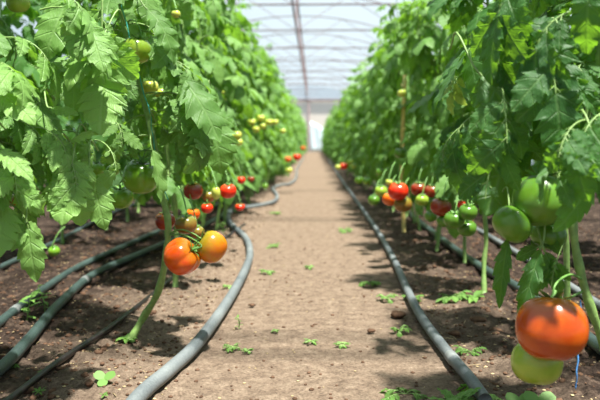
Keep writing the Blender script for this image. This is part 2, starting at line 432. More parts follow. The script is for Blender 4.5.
# ------------------------------------------------------------------ hero plants near the camera
def hero(base, pts, r0, seed, count, z0, label, bias, biasw, lmin, lmax, mats, leaves=(), extra_tubes=(), ztop=None, singles=()):
    rng = random.Random(seed)
    root = empty('tomato_plant', base); tag(root, label, PLANT)
    path = smooth_path(pts, 6)
    # small swellings where leaves leave the stem
    s = np.arange(len(path)); rad = np.linspace(r0, r0 * 0.5, len(path)) * (1 + 0.12 * np.sin(s * 1.1))
    mb = MB(); tube(mb, path, rad, 12); mb.obj('stem', M['stem'], root, origin=base)
    fo = Foliage(0, seed); fo.prune = True
    fill_leaves(fo, path, z0, count, rng, lmin, lmax, bias, biasw, ztop)
    for (px, py, Y, dx, dy, dd, ln, pit, dr, roll, tint, tid) in leaves:
        o = np.array(P(px, py, Y)); fo.compound(o, (dx, dy), ln * 0.78, pit, dr, roll, tint, tid=tid, mi=dd)
    fo.prune = False
    for (x0, y0, Y0, x1, y1, Y1, ws, face, tint, tid, side) in singles:
        a = np.array(P(x0, y0, Y0)); e = np.array(P(x1, y1, Y1)); d = e - a; ln = np.linalg.norm(d)
        f = nrm(d); n = np.array(face, float); sd = nrm(np.cross(f, n))
        fo.leaflet(a, nrm(f + 0.25 * nrm(n)), n, ln * 1.06, tint, tid, ws)
        for sg in side:
            fo.leaflet(a - f * ln * 0.10, nrm(0.5 * f + sg * sd * 0.9 + 0.1 * n), n + 0.2 * sg * sd, ln * 0.55, tint - 0.05, 5, 0.95)
        bk = a - f * ln * 0.5 + np.array([0, 0.03, 0.03])
        tube(fo.mb, smooth_path([a, a - f * ln * 0.2, bk, bk + np.array([0, 0.05, -0.02])], 4), 0.0018, 5, 1, cap=False)
    for t, r in extra_tubes: tube(fo.mb, smooth_path(t, 5), r, 6, 1, cap=False)
    fo.build('foliage', mats, root, base)
    return root

LM = [M['leaf'], M['stem'], M['leaf_yellow']]; DM = [M['leaf_shade'], M['stem'], M['leaf_yellow']]
# each given leaf: start pixel and distance, compass heading, material, length, first pitch, droop, roll, tint, leaflet shape
b = G(130, 341)
hero(b, [b, P(143, 318, 1.74), P(158, 292, 1.70), P(166, 255, 1.68), P(168, 222, 1.68), P(160, 188, 1.70), P(152, 135, 1.72), P(137, 75, 1.74), P(124, 25, 1.76), P(116, -30, 1.78), P(110, -110, 1.8), P(104, -230, 1.8), P(98, -300, 1.8)],
     0.0095, 21, 48, 0.52, 'tomato plant whose bare stem shows beside the orange beefsteak tomato', (0.2, -0.2, 0), 0.5, 0.16, 0.24, LM,
     [(155, 148, 1.66, 0.3, -1, 0, 0.22, -0.5, 1.2, 0.5, 0.5, 2),
      (140, 30, 1.70, 1, -0.5, 0, 0.30, -0.2, 1.2, 0.2, 0.25, 0),
      (150, 60, 1.68, 1, -0.3, 0, 0.30, 0.1, 1.5, 0.2, 0.4, 1),
      (152, 95, 1.68, 1, -0.4, 0, 0.34, 0.2, 1.6, 0.0, 0.35, 5),
      (158, 110, 1.66, 1, -0.2, 0, 0.32, 0.0, 1.5, 0.1, 0.5, 5)],
     singles=[(152, 150, 1.62, 160, 200, 1.60, 0.7, (0.8, -0.7, 0.2), 0.55, 4, ()),
              (184, 80, 1.62, 220, 138, 1.58, 0.85, (0.5, -0.8, 0.3), 0.2, 1, ()),
              (186, 110, 1.66, 198, 165, 1.62, 1.1, (0.4, -0.8, 0.4), 0.35, 1, (-1, 1)),
              (212, 118, 1.85, 222, 172, 1.83, 1.2, (0.2, -0.9, 0.4), 0.25, 5, (1, -1)),
              (148, 10, 1.62, 182, 52, 1.58, 0.8, (0.4, -0.6, 0.6), 0.3, 3, ())])
# plant at the left frame edge, nearest
b2 = Vector((-0.66, 1.30, 0))
hero(b2, [b2, (-0.66, 1.31, 0.2), (-0.63, 1.30, 0.45), (-0.65, 1.29, 0.7), (-0.62, 1.30, 1.0), (-0.6, 1.3, 1.3), (-0.6, 1.3, 1.5)],
     0.009, 22, 64, 0.46, 'tomato plant at the left edge of the picture with broad light leaves', (0.5, 0.1, 0), 0.6, 0.15, 0.22, LM,
     [(104, -30, 1.34, 0, -1, 0, 0.34, -1.3, 0.25, 0.0, 0.8, 1),
      (28, 128, 1.30, 1, -0.35, 0, 0.22, 0.1, 1.5, -0.2, 0.9, 5),
      (-30, 180, 1.25, 1, -0.2, 0, 0.26, 0.3, 1.7, 0.1, 0.75, 3),
      (62, 150, 1.32, 0.6, -0.8, 0, 0.22, -0.2, 1.3, 0.0, 0.9, 5),
      (95, 140, 1.45, 0.8, -0.6, 0, 0.22, -0.1, 1.5, 0.2, 0.7, 0),
      (5, 160, 1.20, 0.6, -0.7, 0, 0.22, 0.0, 1.5, 0.1, 0.9, 2),
      (0, 200, 1.25, 1, -0.3, 0, 0.20, -0.2, 1.4, 0.0, 0.8, 0),
      (-10, 120, 1.28, 1, 0.1, 0, 0.24, 0.2, 1.5, 0.0, 0.6, 1),
      (50, 175, 1.55, 0.6, -0.4, 0, 0.22, -0.2, 1.2, 0.0, 0.5, 3),
      (110, 120, 1.6, 0.5, -0.6, 0, 0.22, 0.0, 1.6, 0.0, 0.6, 5),
      (-5, 40, 1.25, 1, -0.2, 0, 0.24, 0.2, 1.4, 0.2, 0.7, 2),
      (10, 90, 1.40, 1, -0.6, 0, 0.24, 0.2, 1.3, 0.2, 0.6, 0),
      (70, 60, 1.45, 0.3, -0.8, 0, 0.24, 0.2, 1.3, 0.2, 0.5, 1),
      (-40, 140, 1.22, 1, -0.5, 0, 0.26, 0.3, 1.4, -0.1, 0.8, 0),
      (60, 130, 1.40, 1, -0.2, 0, 0.20, 0.0, 1.5, 0.1, 0.8, 1),
      (40, 10, 1.30, 1, -0.2, 0, 0.26, 0.2, 1.4, 0.4, 0.55, 0),
      (-30, 70, 1.20, 1, -0.4, 0, 0.24, 0.4, 1.2, 0.3, 0.7, 3),
      (20, -10, 1.25, 1, -0.3, 0, 0.28, 0.2, 1.3, 0.0, 0.6, 5),
      (60, 20, 1.30, 0.6, -0.6, 0, 0.24, 0.2, 1.2, -0.3, 0.7, 0)],
     singles=[(104, 76, 1.33, 103, 136, 1.30, 1.25, (0.05, -0.85, 0.5), 0.85, 7, (-1, 1)),
              (98, 42, 1.36, 64, 84, 1.30, 0.9, (-0.1, -0.7, 0.7), 0.9, 5, ()),
              (66, 5, 1.34, 45, 58, 1.31, 1.1, (0.1, -0.8, 0.5), 0.55, 1, (1,)),
              (72, 168, 1.28, 66, 224, 1.26, 1.45, (0.0, -0.85, 0.6), 0.95, 7, (-1, 1)),
              (92, 180, 1.32, 105, 228, 1.30, 0.95, (0.2, -0.8, 0.5), 0.7, 5, ()),
              (4, 205, 1.20, 0, 258, 1.18, 1.3, (0.1, -0.8, 0.6), 0.8, 7, (1,)),
              (28, 228, 1.22, 36, 280, 1.22, 0.85, (0.2, -0.9, 0.3), 0.6, 1, ()),
              (-4, 92, 1.15, 34, 118, 1.12, 0.9, (-0.1, -0.5, 0.9), 0.95, 5, ()),
              (0, 150, 1.14, 32, 182, 1.12, 0.8, (0.0, -0.6, 0.8), 0.85, 0, ()),
              (52, 108, 1.30, 78, 120, 1.28, 0.9, (0.0, -0.6, 0.9), 0.9, 7, ()),
              (70, 142, 1.30, 96, 128, 1.28, 0.9, (0.0, -0.6, 0.9), 0.85, 5, ())])
b3 = Vector((-0.475, 2.36, 0))
hero(b3, [b3, (-0.47, 2.36, 0.25), (-0.5, 2.36, 0.5), (-0.53, 2.35, 0.8), (-0.5, 2.35, 1.1), (-0.53, 2.35, 1.5)],
     0.009, 23, 42, 0.40, 'tomato plant just behind the bare-stemmed plant, hanging leaves over dark red fruit', (0.5, -0.1, 0), 0.5, 0.18, 0.28, LM)
# right side
b4 = Vector((0.52, 1.17, 0))
hero(b4, [b4, P(606, 352, 1.16), P(592, 312, 1.15), P(580, 270, 1.15), P(573, 225, 1.15), P(575, 170, 1.17), P(588, 110, 1.18), P(598, 50, 1.18), P(600, -20, 1.2), P(598, -120, 1.2), P(590, -250, 1.2)],
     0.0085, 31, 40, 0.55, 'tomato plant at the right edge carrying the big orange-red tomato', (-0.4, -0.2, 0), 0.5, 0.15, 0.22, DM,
     [(520, 120, 1.12, -0.5, -0.3, 0, 0.30, -0.7, 0.9, 0.3, 0.2, 2),
      (530, 30, 1.10, 0.1, -0.8, 0, 0.28, -0.5, 1.0, 0.0, 0.2, 1),
      (500, 80, 1.15, -0.1, -0.8, 0, 0.28, -0.5, 1.0, 0.0, 0.25, 0),
      (600, 10, 1.05, -1, -0.15, 0, 0.26, 0.1, 1.7, 0.6, 0.2, 1),
      (560, -40, 1.12, -1, -0.2, 0, 0.30, -0.2, 1.3, 0.3, 0.3, 0),
      (570, 20, 1.15, -1, -0.2, 0, 0.32, 0.1, 1.6, 0.5, 0.3, 5),
      (560, 95, 1.20, -1, -0.1, 0, 0.26, 0.1, 1.8, 0.3, 0.2, 2),
      (585, 120, 1.02, -0.6, -0.6, 0, 0.20, -0.1, 1.3, 0.0, 0.3, 4),
      (620, 110, 1.05, -0.8, -0.5, 0, 0.24, 0.0, 1.2, -0.2, 0.5, 3),
      (600, 150, 1.06, -0.9, -0.4, 0, 0.20, 0.0, 1.1, -0.2, 0.5, 5),
      (560, 215, 1.20, -0.8, -0.4, 0, 0.20, -0.6, 0.9, 0.2, 0.3, 4),
      (565, 240, 1.16, -0.5, -0.4, 0, 0.17, -0.9, 0.6, 0.2, 0.35, 4)],
     singles=[(563, 143, 1.06, 540, 200, 1.00, 0.38, (-0.8, -0.5, 0.4), 0.6, 4, ()),
              (594, 176, 1.02, 560, 232, 1.00, 0.75, (0.5, -0.7, 0.5), 0.75, 5, ()),
              (532, 32, 1.08, 563, 112, 1.06, 1.15, (-0.2, -0.9, 0.3), 0.1, 7, (1, -1)),
              (482, 76, 1.14, 528, 134, 1.10, 1.05, (-0.1, -0.9, 0.4), 0.2, 5, ()),
              (512, 136, 1.24, 486, 214, 1.22, 1.2, (-0.2, -1.0, 0.1), 0.05, 7, (-1,)),
              (590, -15, 1.00, 584, 55, 1.00, 0.9, (-0.5, -0.9, 0.1), 0.1, 3, ()),
              (508, 240, 1.14, 500, 305, 1.13, 0.55, (-0.5, -0.9, 0.1), 0.15, 4, ()),
              (540, 250, 1.13, 520, 318, 1.12, 0.6, (-0.3, -0.9, 0.2), 0.25, 4, ()),
              (545, 252, 1.16, 562, 298, 1.15, 0.7, (0.3, -0.9, 0.2), 0.2, 1, ()),
              (598, 150, 1.00, 615, 190, 0.98, 1.1, (0.0, -0.8, 0.6), 0.7, 7, (-1,))])
b5 = Vector((0.63, 1.72, 0))
hero(b5, [b5, (0.62, 1.72, 0.25), (0.58, 1.71, 0.5), (0.6, 1.72, 0.8), (0.58, 1.72, 1.1), (0.6, 1.72, 1.5)],
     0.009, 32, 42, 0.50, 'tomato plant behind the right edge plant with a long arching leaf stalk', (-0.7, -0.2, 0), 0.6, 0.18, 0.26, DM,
     [(545, 0, 1.55, -1, -0.1, 0, 0.42, -0.3, 0.7, 0.2, 0.6, 0),
      (500, 110, 1.62, -1, -0.2, 0, 0.34, 0.0, 1.8, 0.2, 0.3, 2),
      (470, 70, 1.62, -1, -0.3, 2, 0.15, -0.3, 1.4, 0.4, 0.6, 4),
      (480, 120, 1.66, -1, -0.2, 0, 0.30, -0.2, 1.5, 0.2, 0.45, 3)])
b6 = G(484, 295)
hero(b6, [b6, P(484, 262, 2.32), P(486, 232, 2.33), (0.55, 2.35, 0.5), (0.57, 2.33, 0.8), (0.55, 2.3, 1.1), (0.57, 2.3, 1.5)],
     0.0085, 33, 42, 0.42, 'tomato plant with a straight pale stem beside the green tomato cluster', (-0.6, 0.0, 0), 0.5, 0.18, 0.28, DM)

for (x, y, sdn) in ((-1.06, 1.15, 'left'), (-1.10, 1.62, 'left'), (1.02, 1.22, 'right'), (1.16, 1.72, 'right')):  # extra plants added just outside the frame to shade the beds
    place(midD, x, y, rng, 'tomato plant added in the second row behind the %s row to shade the bed' % sdn, 'tomato plants of the second row on the %s' % sdn, 1.0)
# ------------------------------------------------------------------ tomatoes
def tomato_mesh(name, seed, squash, ribs, amp, mat, lod=0, notch=0.0):
    r = random.Random(seed); n1, n2 = (40, 64) if lod == 0 else (16, 24)
    ph = [r.uniform(0, 6.28) for _ in range(6)]
    V = []
    for i in range(n1 + 1):
        th = PI * i / n1
        for j in range(n2):
            a = 2 * PI * j / n2
            st = math.sin(th)
            w = (0.35 + 0.65 * max(0, math.cos(th))) * st
            rib = amp * w * (abs(math.cos((ribs * a + ph[0]) / 2)) - 0.6) + 0.035 * st * math.cos(2 * a + ph[1]) + 0.02 * st * math.cos(3 * a + ph[2])
            rad = math.copysign(abs(st) ** 0.88, st) * (1 + rib)
            z = squash * math.copysign(abs(math.cos(th)) ** 0.92, math.cos(th))
            q = abs(st)
            z -= (0.26 * math.exp(-(q / 0.34) ** 2)) if th < PI / 2 else -0.07 * math.exp(-(q / 0.25) ** 2)
            if notch: rad *= 1 - notch * math.exp(-((a - 3.14) / 0.22) ** 2) * st
            V.append((rad * math.cos(a), rad * math.sin(a), z))
    i = np.arange(n1)[:, None] * n2; j = np.arange(n2)[None]; j2 = (j + 1) % n2
    f = np.stack([i + j, i + n2 + j, i + n2 + j2, i + j2], -1).reshape(-1, 4)
    mb = MB(); mb.add(V, f); me = mb.mesh(name, mat)
    me.name = name; return me
def calyx_mesh(seed, squash, top):
    r = random.Random(seed); mb = MB()
    for k in range(5 + seed % 2):
        a = 2 * PI * k / (5 + seed % 2) + r.uniform(-.2, .2); ln = r.uniform(0.5, 0.7); lift = r.uniform(0.1, 0.5)
        V = []; n = 7
        for i in range(n + 1):
            t = i / n; w = 0.1 * math.sin(PI * (t * 0.85 + 0.12)) ** 0.8 if i < n else 0.004
            rr = t * ln; zz = top + 0.03 + 0.18 * math.sin(min(1, t * 1.3) * PI / 2) + lift * 0.3 * t * t
            for c in (-1, 0, 1):
                x = rr; y = c * w
                V.append((x * math.cos(a) - y * math.sin(a), x * math.sin(a) + y * math.cos(a), zz - 0.04 * (c == 0)))
        ii = np.arange(n)[:, None] * 3; kk = np.arange(2)[None]
        f = np.stack([ii + kk, ii + kk + 1, ii + 3 + kk + 1, ii + 3 + kk], -1).reshape(-1, 4)
        mb.add(V, f)
    tube(mb, smooth_path([(0, 0, top - 0.05), (0.03, 0, top + 0.2), (0.1, 0.03, top + 0.4)], 4), np.linspace(0.09, 0.055, 9), 8)
    return mb.mesh('calyx', M['calyx'])
shapes = {}
def get_tomato(kind, var, lod, squash, ribs, amp, notch):
    k = (kind, var, lod, squash, ribs, amp, notch)
    if k not in shapes: shapes[k] = tomato_mesh('tomato', var, squash, ribs, amp, TM[kind], lod, notch)
    return shapes[k]
calyxes = [calyx_mesh(k, 0.85, 0.62) for k in range(3)]
tubes_by = {}
def tomato(px, py, d, Y, kind, label, tilt=(0.2, 0.0), squash=0.86, ribs=6, amp=0.06, var=0, group=None, stalk=True, notch=0.0, rz=None, cat='tomato'):
    c = P(px, py, Y); R = d / 2 / F * Y
    lod = 0 if d > 15 else 1
    o = bpy.data.objects.new('tomato', get_tomato(kind, var, lod, squash, ribs, amp, notch)); C.objects.link(o)
    o.location = c; o.scale = (R, R, R)
    o.rotation_mode = 'ZYX'; o.rotation_euler = (tilt[0], tilt[1], (px * 1.7 + py) % 6.28 if rz is None else rz)
    tag(o, label, cat, group)
    k = bpy.data.objects.new('calyx', calyxes[(int(px) + var) % 3]); C.objects.link(k); k.parent = o
    k.location = (0, 0, (squash - 0.86) * 1.0)
    bpy.context.view_layer.update()
    if stalk:
        m = o.rotation_euler.to_matrix()
        a = c + m @ Vector((0, 0, R * (squash - 0.2))); e = c + m @ Vector((0.1 * R, 0, R * (squash + 0.35)))
        sx = -0.54 if px < 314 else 0.58
        dx = max(-0.03, min(0.03, sx - e.x))
        end = Vector((e.x + dx, e.y + 0.05, e.z + 0.06)) if stalk is True else stalk
        mb = MB(); midp = (e + end) / 2 + Vector((0, 0, 0.012))
        pts = smooth_path([a - c, e - c, midp - c, end - c], 5)
        tube(mb, pts, np.linspace(0.0016, 0.0022, len(pts)), 6)
        s = bpy.data.objects.new('fruit_stalk', mb.mesh('fruit_stalk', M['calyx'])); C.objects.link(s)
        s.parent = o; s.matrix_parent_inverse = o.matrix_world.inverted(); s.location = c
    return o

V_ = Vector
T = tomato
# --- left foreground cluster
sL = P(167, 235, 1.68)
T(182, 257, 38, 1.60, 'orange', 'ribbed orange-red beefsteak tomato hanging against the bare stem', (0.25, 0.95), 0.90, 5, 0.30, 1, stalk=sL, rz=0.4)
T(211, 247, 33, 1.63, 'gold', 'smooth golden yellow tomato touching the orange beefsteak tomato', (0.25, -0.85), 0.95, 3, 0.05, 2, stalk=sL, rz=2.2)
T(186, 224, 23, 1.80, 'brown', 'olive-brown half-ripe tomato above the orange beefsteak tomato', var=3)
T(165, 221, 21, 1.84, 'dark', 'dark red tomato half hidden behind the bare stem', var=4)
T(197, 232, 15, 1.86, 'brown', 'small brownish tomato wedged behind the golden yellow tomato', var=5)
T(193, 214, 14, 2.3, 'orange', 'small orange tomato just above the olive-brown one', var=3)
T(207, 208, 12, 2.4, 'red', 'small orange-red tomato below the dark red one, beside a slanting stem', var=4)
T(193, 191, 20, 2.35, 'dark', 'glossy dark red tomato under the left hanging leaves', var=5)
T(209, 196, 14, 2.42, 'brown', 'olive tomato between the dark red and the bright red tomato', var=3)
T(216, 193, 9, 2.2, 'yellow', 'slim pale yellow tomato hanging beside the bright red tomato', squash=1.5, var=1)
T(228, 191, 17, 2.45, 'red', 'bright red tomato low in the left row near the hose bend', var=2)
T(240, 207, 10, 3.2, 'red', 'small red tomato lying low beside the zigzag of the hose', var=3, squash=0.7)
T(241, 180, 9, 3.6, 'red', 'red tomato in leaf shade above the zigzag of the hose', var=4)
T(251, 179, 7, 3.9, 'dark', 'tiny dark red tomato beside the stems past the hose zigzag', var=5)
# --- left green fruit
sG = P(158, 150, 1.74)
T(141, 176, 37, 1.78, 'green', 'large green tomato on the left, close to the bare stem', (0.3, 0.2), 0.95, 5, 0.08, 1, stalk=sG)
T(120, 197, 27, 1.84, 'green', 'green tomato below left of the large green one', (0.3, 0.1), 0.85, 6, 0.08, 2, stalk=sG)
T(97, 168, 17, 1.86, 'green', 'small ribbed green tomato behind the broad left leaves', (0.3, 0.1), 0.8, 6, 0.10, 3, stalk=sG)
T(113, 170, 13, 1.90, 'green', 'smallest green tomato between the ribbed one and the large green one', var=4, stalk=sG)
T(54, 251, 12, 2.6, 'green', 'lone green tomato hanging low over the left hoses', var=5)
T(17, 200, 16, 1.5, 'brown', 'orange and green tomato half hidden by leaves at the left edge', var=2)
T(2, 193, 10, 1.45, 'yellow', 'yellow tomato cut by the left edge of the picture', var=1)
T(72, 213, 12, 1.7, 'green', 'dull green tomato in the shade under the broad left leaves', var=3)
sU = P(130, 20, 1.78)
T(137, 50, 28, 1.68, 'pale', 'pale green tomato high on the bare-stemmed plant', (0.2, 0.2), 0.95, 4, 0.04, 1, stalk=sU)
T(111, 63, 22, 1.80, 'pale', 'pale green tomato behind the twine, left of the high one', var=2, stalk=sU)
T(150, 87, 17, 1.82, 'yellow', 'yellow-green tomato below the high pale tomato', var=3, stalk=P(150, 60, 1.84))
T(161, 93, 13, 1.86, 'yellow', 'smaller yellow-green tomato beside the one below the high pale tomato', var=4, stalk=P(150, 60, 1.84))
T(18, 3, 22, 1.40, 'pale', 'green tomato cut by the top edge near the left corner', var=5, stalk=P(10, -40, 1.42))
T(176, 14, 9, 2.2, 'yellow', 'small yellow tomato near the top of the left row', var=2)
T(226, 93, 8, 4.2, 'yellow', 'upper of two small yellow tomatoes in the middle of the left row', var=1)
T(228, 103, 9, 4.15, 'yellow', 'lower of two small yellow tomatoes in the middle of the left row', var=2)
for i, (px, py, d) in enumerate([(230, 137, 11), (237, 135, 10), (239, 142, 8)]):
    T(px, py, d, 3.4, 'yellow', ['left', 'upper right', 'lower right'][i] + ' yellow tomato of the tight trio in the left row', var=i, group='yellow trio in the left row')
for i, (px, py, d) in enumerate([(252, 122, 8), (256, 129, 8), (261, 118, 8), (263, 126, 7), (269, 122, 8), (275, 122, 7), (283, 131, 6)]):
    T(px, py, d, 4.8, 'yellow', 'pale yellow tomato of the long cluster in the middle of the left row', var=i % 4, group='long yellow cluster in the left row')
for i, (px, py, d, k, lb) in enumerate([(288, 159, 7, 'orange', 'orange tomato far down the left row beside the path'), (297, 157, 8, 'red', 'bright red tomato far down the left row by the path'),
        (303, 148, 5, 'orange', 'tiny orange tomato at the far end of the left row'), (289, 170, 7, 'yellow', 'yellow-green tomato near the ground far down the left row'), (265, 186, 6, 'green', 'green tomato low behind the far hose bends')]):
    T(px, py, d, 7.0 if i != 2 else 10, k, lb, var=i % 4)
# --- right middle clusters
T(398, 191, 21, 2.75, 'red', 'bright red tomato at the front of the right row cluster', var=1)
T(403, 204, 18, 2.78, 'brown', 'orange-brown tomato directly below the bright red one', var=2)
T(390, 199, 15, 2.9, 'orange', 'orange tomato behind the left side of the bright red one', var=3)
T(389, 182, 7, 2.75, 'yellow', 'tiny pale tomato on top of the bright red one', var=4)
T(381, 191, 13, 3.1, 'pale', 'pale green tomato left of the bright red one', var=5)
T(374, 200, 12, 3.2, 'shadegreen', 'green tomato lowest left of the bright red one', var=1)
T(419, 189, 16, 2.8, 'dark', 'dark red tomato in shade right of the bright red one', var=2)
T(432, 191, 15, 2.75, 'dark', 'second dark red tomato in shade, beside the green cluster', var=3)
T(422, 200, 13, 2.7, 'pale', 'light green tomato under the two dark red ones', var=4)
T(441, 207, 20, 2.3, 'dark', 'lobed brown-red tomato above the green cluster', (0.2, 0.2), 0.9, 2, 0.25, 5)
T(431, 216, 13, 2.4, 'shadegreen', 'green tomato at the lower left of the green cluster', var=1)
T(454, 220, 20, 2.2, 'shadegreen', 'green tomato at the centre of the green cluster', var=2)
T(468, 212, 19, 2.18, 'shadegreen', 'highest green tomato of the green cluster', var=3)
T(467, 228, 19, 2.24, 'shadegreen', 'lowest green tomato of the green cluster', var=4)
T(444, 221, 14, 2.3, 'shadegreen', 'green tomato peeking out behind the centre of the green cluster', var=5)
T(474, 200, 14, 2.35, 'shadegreen', 'shaded green tomato behind the top of the green cluster', var=1)
T(461, 204, 9, 2.5, 'red', 'small red tomato peeking out behind the green cluster', var=2)
T(401, 153, 13, 3.4, 'shadegreen', 'green tomato hanging high in the right row below the cane', var=3)
T(402, 93, 9, 3.6, 'yellow', 'pale tomato beside the dry cane', var=4)
for i, (px, py, d, Y, k, lb) in enumerate([(359, 180, 9, 4.6, 'green', 'left one of the green pair beside the path in the right row'), (367, 181, 9, 4.5, 'green', 'right one of the green pair beside the path in the right row'),
        (344, 166, 8, 6.0, 'red', 'red tomato far down the right row by the path'), (338, 167, 6, 6.0, 'yellow', 'pale tomato left of the far red one in the right row'),
        (350, 162, 6, 6.0, 'pale', 'pale green tomato right of the far red one in the right row'), (354, 166, 6, 5.6, 'pale', 'pale green tomato above the green pair in the right row'), (380, 172, 8, 4.0, 'green', 'green tomato in deep shade of the right row')]):
    T(px, py, d, Y, k, lb, var=i % 5)
# --- right foreground
sR = P(575, 190, 1.16)
T(539, 200, 52, 1.15, 'shadegreen', 'largest green tomato, hanging in the right row behind a pointed leaf', (-0.25, 0.1), 1.02, 5, 0.05, 1, stalk=sR)
T(512, 224, 40, 1.14, 'shadegreen', 'green tomato at the left of the large green one, tilted', (0.0, 0.7), 0.84, 6, 0.10, 2, stalk=sR, rz=0.1)
T(548, 234, 36, 1.20, 'shadegreen', 'shaded green tomato tucked under the largest green one', (0.3, 0.2), 0.8, 6, 0.06, 3, stalk=sR)
T(551, 328, 68, 1.05, 'deep', 'big orange-red beefsteak tomato low at the right edge', (-0.35, 0.12), 0.98, 5, 0.10, 4, stalk=P(583, 280, 1.15), rz=0.0)
T(537, 362, 52, 1.10, 'pale', 'light green tomato hanging beneath the big orange-red one', (-0.2, 0.1), 0.88, 6, 0.05, 5, stalk=P(585, 290, 1.15))

# ------------------------------------------------------------------ twines, cane, shoots
def twine(pts, r, mat, label, name='twine'):
    mb = MB(); p = smooth_path(pts, 8)
    a = np.arange(len(p)) * 0.9
    p2 = p + np.stack([np.cos(a), np.sin(a), 0 * a], 1) * r * 0.6
    tube(mb, p2, r, 6); o = mb.obj(name, mat, origin=p[0]); tag(o, label, 'twine'); return o
twine([P(580, 300, 1.13), P(583, 325, 1.125), P(579, 350, 1.11), P(577, 370, 1.10), P(576, 389, 1.10)], 0.0011, M['twine'], 'loose end of blue twine dangling beside the big orange-red tomato')
twine([P(113, -150, 1.76), P(118, -20, 1.75), P(128, 30, 1.73), P(143, 90, 1.71), P(150, 112, 1.70), P(152, 130, 1.70), P(158, 170, 1.69), P(168, 200, 1.67)], 0.0013, M['twine_green'], 'turquoise twine wound along the bare tomato stem on the left')
mb = MB(); tube(mb, smooth_path([G(404, 232, 0), P(402, 160, 3.95), P(405, 75, 3.95)], 6), 0.011, 8)
for k in range(4):
    pz = P(403.5, 85 + 22 * k, 3.95); tube(mb, [pz - Vector((0, 0, .006)), pz + Vector((0, 0, .006))], 0.0135, 8)
tag(mb.obj('cane', M['cane'], origin=G(404, 232, 0)), 'dry straw-coloured cane standing among the right row plants', 'cane')

# ------------------------------------------------------------------ hoses
def hose(pix, r, mat, label, ext=None, flat=0.9, name='hose', fit=()):
    pts = []
    for q in pix:
        g = G(q[0], q[1], 0); g.z = r * 0.92 + 0.004; pts.append(g)
    if ext: pts = [Vector(e) for e in ext] + pts
    p = smooth_path(pts, 10)
    mb = MB(); org = p[0].copy()
    tube(mb, p, r, 16); o = mb.obj(name, mat, origin=org); tag(o, label, 'hose')
    for (a, w) in fit:
        c = G(*a, 0); i = int(np.argmin(np.linalg.norm(p[:, :2] - np.array([c.x, c.y]), axis=1))); i = max(1, min(len(p) - 2, i))
        t = nrm(p[i + 1] - p[i - 1]); m2 = MB(); tube(m2, [p[i] - t * w, p[i] - t * w * .9, p[i] + t * w * .9, p[i] + t * w], [r * 1.02, r * 1.1, r * 1.1, r * 1.02], 16)
        f = m2.obj('hose_coupling', M['fitting'], o, origin=org)
    return o
hose([(140, 405), (170, 378), (198, 350), (228, 307), (245, 275), (250, 257), (246, 242), (234, 230), (228, 221), (232, 213), (246, 210), (263, 207), (275, 203), (277, 197), (273, 190), (281, 186.5), (290, 185), (296, 179), (297, 170), (301, 163), (304, 158)],
     0.0155, M['hose_grey'], 'thick dusty grey hose zigzagging along the left side of the path', ext=[tuple(G(60, 488, 0.016)), tuple(G(100, 446, 0.016))])
hose([(485, 408), (468, 384), (445, 356), (421, 322), (406, 292), (395, 266), (380, 238), (365, 215), (352, 196), (341, 180), (334, 169), (328, 160)],
     0.013, M['hose_grey'], 'grey hose running straight along the right side of the path', fit=[((452, 366), 0.02)])
hose([(640, 385), (600, 355), (565, 325), (520, 294), (490, 277), (462, 258), (440, 241), (420, 225), (405, 212), (392, 201), (380, 190), (368, 181)],
     0.015, M['hose_green'], 'grey-green hose on the soil behind the big orange-red tomato')
hose([(640, 338), (600, 311), (540, 271), (500, 246), (478, 233), (450, 218), (430, 207)],
     0.013, M['hose_grey'], 'thin grey hose farthest right, behind the second grey-green hose')
hose([(-40, 362), (0, 328), (38, 298), (75, 273), (110, 256), (150, 238), (185, 224), (215, 208), (240, 196)],
     0.013, M['hose_green'], 'upper dark grey-green hose curving across the left soil', fit=[((20, 314), 0.02)])
hose([(-40, 408), (0, 377), (30, 345), (58, 311), (92, 280), (128, 263), (160, 249), (190, 236), (215, 222), (240, 206)],
     0.014, M['hose_green'], 'lower dark grey-green hose with a pale joint on the left soil', fit=[((84, 286), 0.022)])
hose([(-40, 292), (0, 271), (45, 250), (78, 233), (110, 216), (150, 200)],
     0.011, M['hose_green'], 'thin dark hose lying farthest left in the shade')
hose([(-5, 416), (20, 397), (62, 364), (108, 333), (150, 300), (172, 281), (200, 258), (225, 240), (245, 226)],
     0.0075, M['hose_black'], 'thin black drip pipe beside the foot of the bare tomato stem', name='drip_pipe')

# ------------------------------------------------------------------ ground
def vnoise(x, y, seed):
    xi = np.floor(x).astype(int); yi = np.floor(y).astype(int); fx = x - xi; fy = y - yi
    fx = fx * fx * (3 - 2 * fx); fy = fy * fy * (3 - 2 * fy)
    def hsh(a, b):
        n = (a * 374761393 + b * 668265263 + seed * 1442695041) & 0xffffffff
        n = ((n ^ (n >> 13)) * 1274126177) & 0xffffffff
        return ((n ^ (n >> 16)) & 0xffff) / 65535.0
    return (hsh(xi, yi) * (1 - fx) + hsh(xi + 1, yi) * fx) * (1 - fy) + (hsh(xi, yi + 1) * (1 - fx) + hsh(xi + 1, yi + 1) * fx) * fy
def gh(x, y):
    off = np.clip((np.abs(x - 0.02) - 0.24) / 0.2, 0, 1)
    r = np.zeros_like(x)
    for f, a, s in ((6, 0.35, 1), (18, 0.3, 2), (45, 0.22, 3), (95, 0.2, 4)):
        r += a * (vnoise(x * f, y * f, s) - 0.5)
    rough = (0.006 + 0.046 * off)
    return r * rough - 0.004 + 0.005 * off
